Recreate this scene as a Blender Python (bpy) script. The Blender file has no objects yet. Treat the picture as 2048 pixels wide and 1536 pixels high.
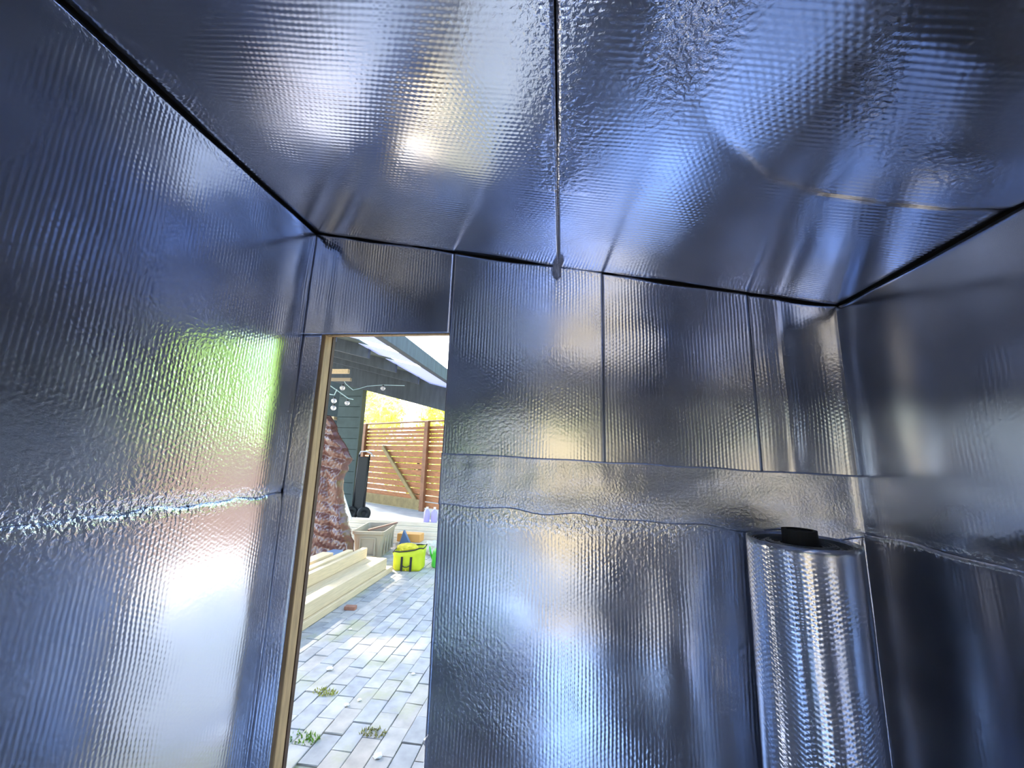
import bpy, bmesh, math, random
import numpy as np
from mathutils import Vector, Matrix
random.seed(7)
RS = np.random.RandomState(11)
S = bpy.context.scene
COL = S.collection
PI = math.pi

# ------------------------------------------------------------------ camera
EYE = 1.55
cam_d = bpy.data.cameras.new('camera')
cam_d.sensor_fit = 'HORIZONTAL'; cam_d.sensor_width = 36.0
cam_d.lens = 785.0 / 2048.0 * 36.0
cam_d.clip_start = 0.02; cam_d.clip_end = 300
cam = bpy.data.objects.new('camera', cam_d)
COL.objects.link(cam)
R = Matrix(((0.99166717, -0.00581933, 0.12869486),
            (0.1254076, -0.18500725, -0.97470265),
            (0.0294816, 0.98271993, -0.18273583)))
cam.matrix_world = Matrix.Translation((0, 0, EYE)) @ R.to_4x4()
S.camera = cam

# ------------------------------------------------------------------ light
S.view_settings.view_transform = 'Standard'
S.view_settings.look = 'None'
S.view_settings.gamma = 1.0
S.view_settings.use_curve_mapping = False
S.view_settings.exposure = 1.38
W = bpy.data.worlds.new('sky'); S.world = W; W.use_nodes = True
wn = W.node_tree.nodes; wl = W.node_tree.links
sky = wn.new('ShaderNodeTexSky'); sky.sky_type = 'NISHITA'
sky.sun_disc = False
sky.sun_elevation = math.radians(34); sky.sun_rotation = math.radians(-47)
sky.air_density = 1.3; sky.dust_density = 2.0; sky.ozone_density = 1.5
wn['Background'].inputs['Strength'].default_value = 0.5
wl.new(sky.outputs[0], wn['Background'].inputs['Color'])
sun_d = bpy.data.lights.new('sun', 'SUN'); sun_d.energy = 6.0; sun_d.angle = math.radians(2.2)
sun_d.color = (1.0, 0.9, 0.72)
sun = bpy.data.objects.new('sun', sun_d); COL.objects.link(sun)
sun.rotation_euler = Vector((0.60, -0.55, -0.54)).to_track_quat('-Z', 'Y').to_euler()
sun.location = (3, 7, 9)

# ------------------------------------------------------------------ helpers
def setp(o, label=None, cat=None, group=None, kind=None):
    if label: o['label'] = label
    if cat: o['category'] = cat
    if group: o['group'] = group
    if kind: o['kind'] = kind
    return o

def empty(name, loc, label, cat, group=None, rz=0.0):
    o = bpy.data.objects.new(name, None); COL.objects.link(o)
    o.location = loc; o.rotation_euler = (0, 0, rz); o.empty_display_size = 0.1
    return setp(o, label, cat, group)

def link(name, me, m, parent=None, smooth=False):
    o = bpy.data.objects.new(name, me); COL.objects.link(o)
    if m and not me.materials: me.materials.append(m)
    if smooth:
        for p in me.polygons: p.use_smooth = True
    if parent: o.parent = parent
    return o

def bmobj(name, bm, m, parent=None, smooth=False):
    me = bpy.data.meshes.new(name)
    bmesh.ops.recalc_face_normals(bm, faces=bm.faces)
    bm.to_mesh(me); bm.free()
    return link(name, me, m, parent, smooth)

def add_box(bm, x0, x1, y0, y1, z0, z1, bev=0.0, mat=None):
    r = bmesh.ops.create_cube(bm, size=1.0)
    vs = r['verts']
    for v in vs:
        v.co = Vector((x0 + (v.co.x + .5) * (x1 - x0), y0 + (v.co.y + .5) * (y1 - y0), z0 + (v.co.z + .5) * (z1 - z0)))
    if bev > 0:
        es = list({e for v in vs for e in v.link_edges})
        bb = bmesh.ops.bevel(bm, geom=es, offset=bev, segments=1, affect='EDGES', profile=.5)
        vs = list({v for f in bb['faces'] for v in f.verts} | {v for v in vs if v.is_valid})
    if mat is not None:
        for v in vs:
            if v.is_valid: v.co = mat @ v.co
    return vs

def box(name, dims, m, parent=None, bev=0.0, mat=None):
    bm = bmesh.new(); add_box(bm, *dims, bev=bev, mat=mat)
    return bmobj(name, bm, m, parent)

def tube_bm(bm, pts, r, seg=8, caps=True):
    pts = [Vector(p) for p in pts]
    rings = []
    up = Vector((0, 0, 1))
    for i, p in enumerate(pts):
        a = pts[max(i - 1, 0)]; b = pts[min(i + 1, len(pts) - 1)]
        t = (b - a).normalized()
        s = t.cross(up)
        if s.length < .05: s = t.cross(Vector((0, 1, 0)))
        s.normalize(); w = s.cross(t).normalized()
        rr = r[i] if isinstance(r, (list, tuple)) else r
        rings.append([bm.verts.new(p + (s * math.cos(2 * PI * k / seg) + w * math.sin(2 * PI * k / seg)) * rr) for k in range(seg)])
    for a, b in zip(rings, rings[1:]):
        for k in range(seg):
            bm.faces.new((a[k], a[(k + 1) % seg], b[(k + 1) % seg], b[k]))
    if caps:
        bm.faces.new(rings[0]); bm.faces.new(rings[-1])

def lathe_bm(bm, prof, seg=32, c=(0, 0, 0), close=False):
    rings = []
    for r, z in prof:
        if r < 1e-6: rings.append([bm.verts.new((c[0], c[1], c[2] + z))])
        else: rings.append([bm.verts.new((c[0] + r * math.cos(2 * PI * k / seg), c[1] + r * math.sin(2 * PI * k / seg), c[2] + z)) for k in range(seg)])
    for a, b in zip(rings, rings[1:]):
        for k in range(seg):
            k2 = (k + 1) % seg
            if len(a) == 1 and len(b) == 1: continue
            if len(a) == 1: bm.faces.new((a[0], b[k], b[k2]))
            elif len(b) == 1: bm.faces.new((a[k], a[k2], b[0]))
            else: bm.faces.new((a[k], a[k2], b[k2], b[k]))

def fnoise(u, v, freq, seed, n=7):
    rs = np.random.RandomState(seed)
    out = np.zeros_like(u)
    for i in range(n):
        a = rs.uniform(0, 2 * PI); k = freq * rs.uniform(.6, 1.5) * 2 * PI
        out += np.sin(k * (u * math.cos(a) + v * math.sin(a)) + rs.uniform(0, 2 * PI))
    return out / math.sqrt(n)

def g(u, v, cu, cv, su, sv, ang=0):
    c, s = math.cos(ang), math.sin(ang)
    du, dv = u - cu, v - cv
    a = du * c + dv * s; b = -du * s + dv * c
    return np.exp(-(a / su) ** 2 - (b / sv) ** 2)

# ------------------------------------------------------------------ materials
def newmat(name):
    m = bpy.data.materials.new(name); m.use_nodes = True
    nt = m.node_tree
    return m, nt, nt.nodes['Principled BSDF']

def simple(name, col, rough=.7, metal=0, noise=0.0, nscale=8, bump=0.0, spec=.5, stretch=None, col2=None, trans=0, detail=4):
    m, nt, b = newmat(name)
    b.inputs['Roughness'].default_value = rough
    b.inputs['Metallic'].default_value = metal
    b.inputs['Specular IOR Level'].default_value = spec
    b.inputs['Base Color'].default_value = (*col, 1)
    if trans: b.inputs['Transmission Weight'].default_value = trans
    if noise or bump or col2:
        tc = nt.nodes.new('ShaderNodeTexCoord'); mp = nt.nodes.new('ShaderNodeMapping')
        nt.links.new(tc.outputs['Object'], mp.inputs[0])
        if stretch: mp.inputs['Scale'].default_value = stretch
        nz = nt.nodes.new('ShaderNodeTexNoise'); nz.inputs['Scale'].default_value = nscale; nz.inputs['Detail'].default_value = detail
        nt.links.new(mp.outputs[0], nz.inputs[0])
        rp = nt.nodes.new('ShaderNodeValToRGB')
        c2 = col2 or tuple(c * (1 - noise) for c in col)
        rp.color_ramp.elements[0].position = .35; rp.color_ramp.elements[1].position = .65
        rp.color_ramp.elements[0].color = (*c2, 1); rp.color_ramp.elements[1].color = (*col, 1)
        nt.links.new(nz.outputs[0], rp.inputs[0]); nt.links.new(rp.outputs[0], b.inputs['Base Color'])
        if bump:
            bp = nt.nodes.new('ShaderNodeBump'); bp.inputs['Strength'].default_value = bump; bp.inputs['Distance'].default_value = .01
            nt.links.new(nz.outputs[0], bp.inputs['Height']); nt.links.new(bp.outputs[0], b.inputs['Normal'])
    return m

def foil_mat(name, base=(.755, .795, .91), rough=.18, pitch=.0155, rib=1.0, hexa=.35, bub=.00025, wr=.003, wscale=60, rvar=.10):
    """embossed bubble foil: columns of bubbles + crinkles where the sheet is creased"""
    m, nt, b = newmat(name)
    N = nt.nodes.new; L = nt.links.new
    b.inputs['Base Color'].default_value = (*base, 1)  # blue tint stands for the cool daylight; the foil itself is silver
    b.inputs['Metallic'].default_value = .93
    uv = N('ShaderNodeUVMap'); uv.uv_map = 'metres'
    # slight wobble of the lattice
    wn_ = N('ShaderNodeTexNoise'); wn_.inputs['Scale'].default_value = 3.0; wn_.inputs['Detail'].default_value = 1.0
    L(uv.outputs[0], wn_.inputs[0])
    vs = N('ShaderNodeVectorMath'); vs.operation = 'SCALE'; vs.inputs['Scale'].default_value = .02
    L(wn_.outputs['Color'], vs.inputs[0])
    va = N('ShaderNodeVectorMath'); va.operation = 'ADD'; L(uv.outputs[0], va.inputs[0]); L(vs.outputs[0], va.inputs[1])
    k = 2 * PI / pitch
    terms = []
    for ang, w in ((0, rib), (60, hexa), (120, hexa)):
        d = N('ShaderNodeVectorMath'); d.operation = 'DOT_PRODUCT'
        L(va.outputs[0], d.inputs[0]); a = math.radians(ang); d.inputs[1].default_value = (k * math.cos(a), k * math.sin(a), 0)
        c = N('ShaderNodeMath'); c.operation = 'COSINE'; L(d.outputs['Value'], c.inputs[0])
        mu = N('ShaderNodeMath'); mu.operation = 'MULTIPLY'; mu.inputs[1].default_value = w; L(c.outputs[0], mu.inputs[0])
        terms.append(mu)
    s1 = N('ShaderNodeMath'); s1.operation = 'ADD'; L(terms[0].outputs[0], s1.inputs[0]); L(terms[1].outputs[0], s1.inputs[1])
    s2 = N('ShaderNodeMath'); s2.operation = 'ADD'; L(s1.outputs[0], s2.inputs[0]); L(terms[2].outputs[0], s2.inputs[1])
    at = N('ShaderNodeAttribute'); at.attribute_name = 'bubble'
    pm = N('ShaderNodeTexNoise'); pm.inputs['Scale'].default_value = 2.6; pm.inputs['Detail'].default_value = 2
    L(uv.outputs[0], pm.inputs[0])
    pr = N('ShaderNodeMapRange'); pr.inputs[1].default_value = .38; pr.inputs[2].default_value = .62; pr.inputs[3].default_value = .1; pr.inputs[4].default_value = 1.3
    L(pm.outputs[0], pr.inputs[0])
    s3 = N('ShaderNodeMath'); s3.operation = 'MULTIPLY'; L(s2.outputs[0], s3.inputs[0]); L(at.outputs['Fac'], s3.inputs[1])
    s3b = N('ShaderNodeMath'); s3b.operation = 'MULTIPLY'; L(s3.outputs[0], s3b.inputs[0]); L(pr.outputs[0], s3b.inputs[1])
    s4 = N('ShaderNodeMath'); s4.operation = 'MULTIPLY'; s4.inputs[1].default_value = bub * .5; L(s3b.outputs[0], s4.inputs[0])
    # crinkle
    cn = N('ShaderNodeTexNoise'); cn.inputs['Scale'].default_value = wscale; cn.inputs['Detail'].default_value = 3; cn.inputs['Distortion'].default_value = .25
    L(uv.outputs[0], cn.inputs[0])
    aw = N('ShaderNodeAttribute'); aw.attribute_name = 'crinkle'
    c2 = N('ShaderNodeMath'); c2.operation = 'MULTIPLY'; L(cn.outputs[0], c2.inputs[0]); L(aw.outputs['Fac'], c2.inputs[1])
    c3 = N('ShaderNodeMath'); c3.operation = 'MULTIPLY'; c3.inputs[1].default_value = wr; L(c2.outputs[0], c3.inputs[0])
    fn = N('ShaderNodeTexNoise'); fn.inputs['Scale'].default_value = 140; fn.inputs['Detail'].default_value = 2
    L(uv.outputs[0], fn.inputs[0])
    f2 = N('ShaderNodeMath'); f2.operation = 'MULTIPLY'; f2.inputs[1].default_value = .00008; L(fn.outputs[0], f2.inputs[0])
    h = N('ShaderNodeMath'); h.operation = 'ADD'; L(s4.outputs[0], h.inputs[0]); L(c3.outputs[0], h.inputs[1])
    h2 = N('ShaderNodeMath'); h2.operation = 'ADD'; L(h.outputs[0], h2.inputs[0]); L(f2.outputs[0], h2.inputs[1])
    bp = N('ShaderNodeBump'); bp.inputs['Strength'].default_value = 1.0; bp.inputs['Distance'].default_value = 1.0
    L(h2.outputs[0], bp.inputs['Height']); L(bp.outputs[0], b.inputs['Normal'])
    rn = N('ShaderNodeTexNoise'); rn.inputs['Scale'].default_value = 3.5; L(uv.outputs[0], rn.inputs[0])
    mr = N('ShaderNodeMapRange'); mr.inputs[1].default_value = .3; mr.inputs[2].default_value = .7
    mr.inputs[3].default_value = rough - rvar * .5; mr.inputs[4].default_value = rough + rvar * .5
    L(rn.outputs[0], mr.inputs[0]); L(mr.outputs[0], b.inputs['Roughness'])
    return m

M_foil = foil_mat('foil')
M_foilc = foil_mat('foil_ceiling', rough=.16, bub=.00026, base=(.78, .81, .92))
M_tape = foil_mat('foil_band', rough=.24, bub=.00015, wr=.0028, wscale=95)
M_roll = foil_mat('foil_roll', rough=.2, bub=.0006, pitch=.014, rib=.3, hexa=.7)
M_sheath = simple('sheathing_board', (.045, .038, .032), .9, noise=.5, nscale=20)
M_ply = simple('plywood_floor', (.42, .36, .29), .7, noise=.25, nscale=3, stretch=(1, 8, 1))
M_stud = simple('pine_stud', (.62, .41, .21), .65, noise=.3, nscale=10, stretch=(6, 6, .6), bump=.2)
M_jambdark = simple('stained_siding_edge', (.13, .075, .05), .7, noise=.4, nscale=12)
M_lumber = simple('new_lumber', (.74, .57, .35), .65, noise=.14, nscale=8, stretch=(8, .7, 8), bump=.12)
M_lumber2 = simple('pale_lumber', (.80, .71, .56), .65, noise=.14, nscale=8, stretch=(.7, 8, 8), bump=.12)
M_fence = simple('red_brown_stain', (.50, .19, .07), .6, noise=.35, nscale=5, stretch=(1, 1, 6), bump=.15)
M_oldfence = simple('weathered_brown_board', (.24, .14, .10), .7, noise=.3, nscale=5)
M_fencepost = simple('brown_post', (.33, .14, .07), .6, noise=.3, nscale=6)
M_brace = simple('olive_treated_timber', (.34, .26, .11), .65, noise=.3, nscale=6)
M_beam = simple('dark_stained_beam', (.07, .09, .115), .7, noise=.3, nscale=5, stretch=(3, 3, .5), bump=.15)
M_deckdark = simple('dark_roof_deck', (.09, .115, .11), .8, noise=.35, nscale=4)  # base colour lifted to include the haze over the deck
M_siding = simple('dark_green_siding', (.055, .085, .08), .6, noise=.2, nscale=6)
M_black = simple('black_rubber', (.012, .013, .014), .6)
M_blackmetal = simple('black_metal', (.02, .02, .022), .4, metal=.3)
M_white = simple('white_board', (.78, .78, .82), .5)
M_tarp = simple('brown_tarp', (.15, .06, .045), .25, noise=.3, nscale=30, spec=.9, bump=.05)
M_bin = simple('taupe_plastic', (.38, .33, .25), .45, noise=.05, nscale=6)
M_bag = simple('yellow_green_nylon', (.62, .68, .02), .6, noise=.15, nscale=7)
M_bagin = simple('yellow_lining', (.70, .56, .03), .7, noise=.3, nscale=12)
M_strap = simple('black_webbing', (.02, .02, .02), .7)
M_cord = simple('pale_cable', (.45, .62, .66), .5)
M_bulb, _nt, _b = newmat('clear_bulb_glass'); _b.inputs['Base Color'].default_value = (.85, .85, .9, 1); _b.inputs['Roughness'].default_value = .08; _b.inputs['Transmission Weight'].default_value = .6
M_brick = simple('red_brick', (.42, .19, .12), .85, noise=.2, nscale=25)
M_chip = simple('white_chip', (.85, .85, .85), .6)
M_green = simple('bright_green_plastic', (.10, .62, .08), .4)
M_jug = simple('lavender_plastic', (.42, .36, .78), .35)
M_jugw = simple('white_plastic', (.85, .85, .88), .35)
M_slab = simple('blue_grey_concrete', (.25, .30, .36), .8, noise=.15, nscale=4)
M_blue = simple('blue_plastic', (.10, .16, .30), .5)
M_orange = simple('sunlit_orange', (.75, .36, .10), .6)
M_bark = simple('bark', (.12, .09, .06), .9, noise=.4, nscale=12, bump=.3)
M_moss = simple('moss', (.20, .36, .04), .95, noise=.4, nscale=40, bump=.4)

def paver_mat():
    m, nt, b = newmat('concrete_paver')
    N = nt.nodes.new; L = nt.links.new
    b.inputs['Roughness'].default_value = .75
    geo = N('ShaderNodeNewGeometry')
    oi = N('ShaderNodeObjectInfo')
    rp = N('ShaderNodeValToRGB')
    e = rp.color_ramp.elements
    e[0].color = (.34, .34, .345, 1); e[1].color = (.47, .45, .43, 1)
    n = e.new(.35); n.color = (.40, .40, .41, 1)
    n = e.new(.7); n.color = (.45, .41, .37, 1)
    L(oi.outputs['Random'], rp.inputs[0])
    nz = N('ShaderNodeTexNoise'); nz.inputs['Scale'].default_value = 9; nz.inputs['Detail'].default_value = 6; L(geo.outputs['Position'], nz.inputs[0])
    mx = N('ShaderNodeMix'); mx.data_type = 'RGBA'; mx.blend_type = 'MULTIPLY'; mx.inputs[0].default_value = .5
    L(rp.outputs[0], mx.inputs[6])
    r2 = N('ShaderNodeValToRGB'); r2.color_ramp.elements[0].position = .3; r2.color_ramp.elements[0].color = (.5, .5, .5, 1); r2.color_ramp.elements[1].position = .65; r2.color_ramp.elements[1].color = (1.2, 1.17, 1.12, 1)
    L(nz.outputs[0], r2.inputs[0]); L(r2.outputs[0], mx.inputs[7])
    ms = N('ShaderNodeTexNoise'); ms.inputs['Scale'].default_value = 2.3; ms.inputs['Detail'].default_value = 5; ms.inputs['Roughness'].default_value = .65; L(geo.outputs['Position'], ms.inputs[0])
    r3 = N('ShaderNodeValToRGB'); r3.color_ramp.elements[0].position = .52; r3.color_ramp.elements[0].color = (0, 0, 0, 1); r3.color_ramp.elements[1].position = .66; r3.color_ramp.elements[1].color = (.75, .75, .75, 1)
    L(ms.outputs[0], r3.inputs[0])
    m2 = N('ShaderNodeMix'); m2.data_type = 'RGBA'; L(r3.outputs[0], m2.inputs[0]); L(mx.outputs[2], m2.inputs[6]); m2.inputs[7].default_value = (.38, .37, .22, 1)
    L(m2.outputs[2], b.inputs['Base Color'])
    bp = N('ShaderNodeBump'); bp.inputs['Strength'].default_value = .25; bp.inputs['Distance'].default_value = .01
    L(nz.outputs[0], bp.inputs['Height']); L(bp.outputs[0], b.inputs['Normal'])
    return m
M_paver = paver_mat()
M_joint = simple('mossy_joint_sand', (.42, .40, .33), .95, noise=.4, nscale=14, col2=(.28, .30, .13))
M_ground = simple('gravel_ground', (.40, .38, .34), .9, noise=.3, nscale=6)

def panel_mat():
    m, nt, b = newmat('translucent_roof_panel')
    b.inputs['Base Color'].default_value = (.62, .64, .80, 1); b.inputs['Roughness'].default_value = .4
    tr = nt.nodes.new('ShaderNodeBsdfTranslucent'); tr.inputs[0].default_value = (.62, .64, .82, 1)
    mx = nt.nodes.new('ShaderNodeMixShader'); mx.inputs[0].default_value = .45
    out = nt.nodes['Material Output']
    nt.links.new(b.outputs[0], mx.inputs[1]); nt.links.new(tr.outputs[0], mx.inputs[2]); nt.links.new(mx.outputs[0], out.inputs[0])
    return m
M_panel = panel_mat()

def leaf_mat(name, c1, c2, t=.55):
    m, nt, b = newmat(name)
    N = nt.nodes.new; L = nt.links.new
    geo = N('ShaderNodeNewGeometry')
    rp = N('ShaderNodeValToRGB'); rp.color_ramp.elements[0].color = (*c1, 1); rp.color_ramp.elements[1].color = (*c2, 1)
    L(geo.outputs['Random Per Island'], rp.inputs[0])
    L(rp.outputs[0], b.inputs['Base Color']); b.inputs['Roughness'].default_value = .5
    tr = N('ShaderNodeBsdfTranslucent'); L(rp.outputs[0], tr.inputs[0])
    mx = N('ShaderNodeMixShader'); mx.inputs[0].default_value = t
    L(b.outputs[0], mx.inputs[1]); L(tr.outputs[0], mx.inputs[2]); L(mx.outputs[0], nt.nodes['Material Output'].inputs[0])
    return m
M_leafy = leaf_mat('yellow_green_leaf', (.70, .72, .18), (.98, .96, .62), .7)
M_leafo = leaf_mat('olive_leaf', (.13, .15, .06), (.30, .31, .16), .45)
M_leafg = leaf_mat('green_leaf', (.25, .40, .08), (.62, .80, .28), .6)

# ------------------------------------------------------------------ room constants
XL, XR, YF, YB = -1.41, 1.26, 1.90, -1.15
DX0, DX1, DZ = -1.276, -0.583, 2.168          # doorway
def zceil(x): return 2.785 - (x - XL) * (2.785 - 2.285) / (XR - XL)

def sheet(name, parent, org, U, V, Nn, u0, u1, v0f, v1f, res, disp, mat, bub=None, cr=None, swap=False, label=None, warp=None):
    """a foil sheet: dense grid over [u0,u1] x [v0f(u),v1f(u)], pushed along Nn by disp(u,v)"""
    nu = max(2, int(round((u1 - u0) / res)) + 1)
    vmax = max(v1f(u) for u in np.linspace(u0, u1, 9)) - min(v0f(u) for u in np.linspace(u0, u1, 9))
    nv = max(2, int(round(vmax / res)) + 1)
    us = np.linspace(u0, u1, nu)
    a = np.array([v0f(u) for u in us]); b = np.array([v1f(u) for u in us])
    t = np.linspace(0, 1, nv)
    UU = np.repeat(us[:, None], nv, 1)
    VV = a[:, None] + (b - a)[:, None] * t[None, :]
    if warp: UU = UU + warp(UU, VV)
    D = disp(UU, VV)
    org = np.array(org, float); U = np.array(U, float); V = np.array(V, float); Nn = np.array(Nn, float)
    P = org + UU[..., None] * U + VV[..., None] * V + D[..., None] * Nn
    me = bpy.data.meshes.new(name)
    idx = np.arange(nu * nv).reshape(nu, nv)
    q = np.stack([idx[:-1, :-1], idx[1:, :-1], idx[1:, 1:], idx[:-1, 1:]], -1).reshape(-1, 4)
    if np.dot(np.cross(U, V), Nn) < 0: q = q[:, ::-1]
    me.from_pydata(P.reshape(-1, 3).tolist(), [], q.tolist())
    uvl = me.uv_layers.new(name='metres')
    li = np.zeros(len(me.loops), dtype=np.int32); me.loops.foreach_get('vertex_index', li)
    uvc = np.stack([UU.ravel(), VV.ravel()], -1)
    if swap: uvc = uvc[:, ::-1]
    uvl.data.foreach_set('uv', uvc[li].astype(np.float32).ravel())
    for an, fn, dflt in (('bubble', bub, 1.0), ('crinkle', cr, 0.0)):
        at = me.attributes.new(an, 'FLOAT', 'POINT')
        val = (fn(UU, VV) if fn else np.full_like(UU, dflt)).astype(np.float32)
        at.data.foreach_set('value', val.ravel())
    me.polygons.foreach_set('use_smooth', [True] * len(me.polygons))
    o = link(name, me, mat, parent)
    so = o.modifiers.new('thickness', 'SOLIDIFY'); so.thickness = .004; so.offset = -1.0
    if label: o['label'] = label
    return o

def ragged(base, amp, freq, seed):
    rs = np.random.RandomState(seed)
    ph = rs.uniform(0, 6.28, 5); fr = freq * rs.uniform(.5, 2.2, 5)
    return lambda u: base(u) + amp * sum(math.sin(fr[i] * u * 6.28 + ph[i]) for i in range(5)) / 2.2

# ------------------------------------------------------------------ structure
def slab_wall(name, prisms, m=M_sheath):
    bm = bmesh.new()
    for d in prisms: add_box(bm, *d)
    o = bmobj(name, bm, m); o['kind'] = 'structure'; return o

wall_front = slab_wall('wall_front', [
    (XL - .1, DX0 - .04, YF + .02, YF + .08, 0, 2.80),
    (DX1, XR + .1, YF + .02, YF + .115, 0, 2.62),
    (DX0 - .04, DX1, YF + .02, YF + .115, DZ + .03, 2.78)])
wall_left = slab_wall('wall_left', [(XL - .12, XL - .02, YB - .1, YF + .02, 0, 2.83)])
wall_right = slab_wall('wall_right', [(XR + .02, XR + .12, YB - .1, YF + .02, 0, 2.34)])
WX0, WX1, WZ0, WZ1 = -.20, .40, .0, 2.10       # opening behind the photographer
wall_back = slab_wall('wall_back', [
    (XL - .1, WX0, YB - .12, YB - .02, 0, 2.80),
    (WX1, XR + .1, YB - .12, YB - .02, 0, 2.60),
    (WX0, WX1, YB - .12, YB - .02, WZ1, 2.66)])
floor = slab_wall('floor', [(XL - .1, XR + .1, YB - .12, YF + .115, -.06, -.002)], M_ply)
bm = bmesh.new()
for x0, x1 in ((XL - .3, XR + .3),):
    vs = add_box(bm, x0, x1, YB - .3, YF + .35, 0, .1)
    for v in vs: v.co.z += zceil(v.co.x) + .02
ceiling = bmobj('ceiling', bm, M_sheath); ceiling['kind'] = 'structure'

# door surround
bm = bmesh.new(); add_box(bm, DX0 - .038, DX0, YF - .002, YF + .062, .0, DZ + .01, bev=.003)
t1 = bmobj('trim_1', bm, M_stud); setp(t1, kind='structure')
bm = bmesh.new(); add_box(bm, DX0 - .045, DX0 + .003, YF + .064, YF + .088, -.02, DZ + .04)
for k in range(60):
    pass
t2 = bmobj('trim_2', bm, M_jambdark); setp(t2, kind='structure')
bm = bmesh.new(); add_box(bm, DX0 - .038, DX1, YF + .0, YF + .03, DZ, DZ + .03)
t3 = bmobj('trim_3', bm, M_stud); setp(t3, kind='structure')

# ---- front wall foil  (u = x, v = z, normal -Y)
FN = (0, -1, 0)
def front_disp(u, v):
    d = .006 + .0025 * fnoise(u, v, .8, 3) + .0006 * fnoise(u, v, 2.6, 5)
    d += .008 * g(u, v, -.15, 1.95, .22, .30) + .005 * g(u, v, .95, 1.95, .12, .45)
    d += .010 * g(u, v, .05, .85, .38, .36) - .005 * g(u, v, -.4, .45, .2, .3)
    d += .014 * g(u, v, .5, .8, .12, .35)
    d += .010 * g(u, v, 1.0, 1.9, .05, .6)
    return d
def edge(x0, w=.02): return lambda u: np.exp(-((u - x0) / w) ** 2)
topf = ragged(lambda x: zceil(x) - .009, .0085, 1.1, 21)
cr_f = lambda u, v: .05 + .25 * np.clip(fnoise(u, v, 1.2, 9), 0, 1) * (v < 2.1) + .8 * np.exp(-((v - zceil(u)) / .03) ** 2)
sheet('foil_sheet', wall_front, (0, YF, 0), (1, 0, 0), (0, 0, 1), FN, XL, DX1 - .001, lambda u: DZ + .004, topf, .014,
      lambda u, v: front_disp(u, v) + .003 * np.sin(u * 30) * np.exp(-((u + 1.3) / .1) ** 2), M_foil, cr=cr_f)
sheet('foil_sheet', wall_front, (0, YF, 0), (1, 0, 0), (0, 0, 1), FN, XL, DX0 - .02, lambda u: 0.0, lambda u: DZ + .004, .014,
      lambda u, v: .006 + .002 * fnoise(u, v, 1.5, 4), M_foil, cr=lambda u, v: .3 + 1.5 * np.exp(-((v - 1.36) / .03) ** 2))
sheet('foil_sheet', wall_front, (0, YF - .004, 0), (1, 0, 0), (0, 0, 1), FN, DX1, .195, lambda u: 1.50, topf, .012,
      lambda u, v: front_disp(u, v), M_foil, cr=cr_f)
sheet('foil_sheet', wall_front, (0, YF, 0), (1, 0, 0), (0, 0, 1), FN, .190, .875, lambda u: 1.50, topf, .014,
      lambda u, v: front_disp(u, v), M_foil, cr=cr_f)
sheet('foil_sheet', wall_front, (0, YF + .004, 0), (1, 0, 0), (0, 0, 1), FN, .865, XR, lambda u: 1.45, topf, .014,
      lambda u, v: front_disp(u, v) + .012 * np.exp(-((u - XR) / .06) ** 2), M_foil, cr=cr_f)
bt = ragged(lambda x: 1.562 - (x + .56) * .026, .002, 2, 5); bb = ragged(lambda x: 1.318 - (x + .58) * .034, .008, 2.2, 6)
sheet('foil_band', wall_front, (0, YF - .012, 0), (1, 0, 0), (0, 0, 1), FN, DX1 - .002, XR, bb, bt, .010,
      lambda u, v: .004 + .0009 * fnoise(u, v, 5, 31) + .0003 * fnoise(u * .5, v, 14, 33), M_tape,
      bub=lambda u, v: .6 + 0 * u, cr=lambda u, v: .35 + .6 * np.exp(-((v - 1.33) / .06) ** 2) * (u < .8), label='crinkled horizontal band of foil over the seam')
sheet('foil_sheet', wall_front, (0, YF, 0), (1, 0, 0), (0, 0, 1), FN, DX1 - .001, XR, lambda u: 0.0, ragged(lambda x: 1.335 - (x + .58) * .034, .004, 2, 7), .012,
      lambda u, v: front_disp(u, v), M_foil, cr=lambda u, v: .1 + 1.0 * np.exp(-((v - 1.27) / .05) ** 2) + .3 * np.clip(fnoise(u, v, 1.2, 19), 0, 1))

# ---- left wall foil (u = y, v = z, normal +X)
LN = (1, 0, 0)
def left_disp(u, v):
    d = .006 + .002 * fnoise(u, v, .8, 41) + .0005 * fnoise(u, v, 2.8, 43)
    d += .006 * g(u, v, 1.15, 2.35, .22, .22, .3)
    d += .004 * g(u, v, 1.15, .9, .3, .22) - .018 * np.exp(-((v - 1.34) / .03) ** 2) * .3
    return d
lt = ragged(lambda y: 2.766 + .004 * math.sin(y * 5), .002, 1.4, 45)
cr_l = lambda u, v: .12 + .55 * g(u, v, 1.35, 1.75, .45, .4) + 1.6 * np.exp(-((v - 1.34) / .035) ** 2) + .8 * g(u, v, 1.0, 1.35, .35, .12) + .6 * np.exp(-((v - 2.74) / .03) ** 2)
sheet('foil_sheet', wall_left, (XL, 0, 0), (0, 1, 0), (0, 0, 1), LN, YB, YF, lambda u: 1.325, lt, .013,
      left_disp, M_foil, cr=cr_l)
sheet('foil_sheet', wall_left, (XL + .004, 0, 0), (0, 1, 0), (0, 0, 1), LN, YB, YF, lambda u: 0.0, ragged(lambda y: 1.335, .006, 2.5, 46), .014,
      left_disp, M_foil, cr=cr_l)

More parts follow.
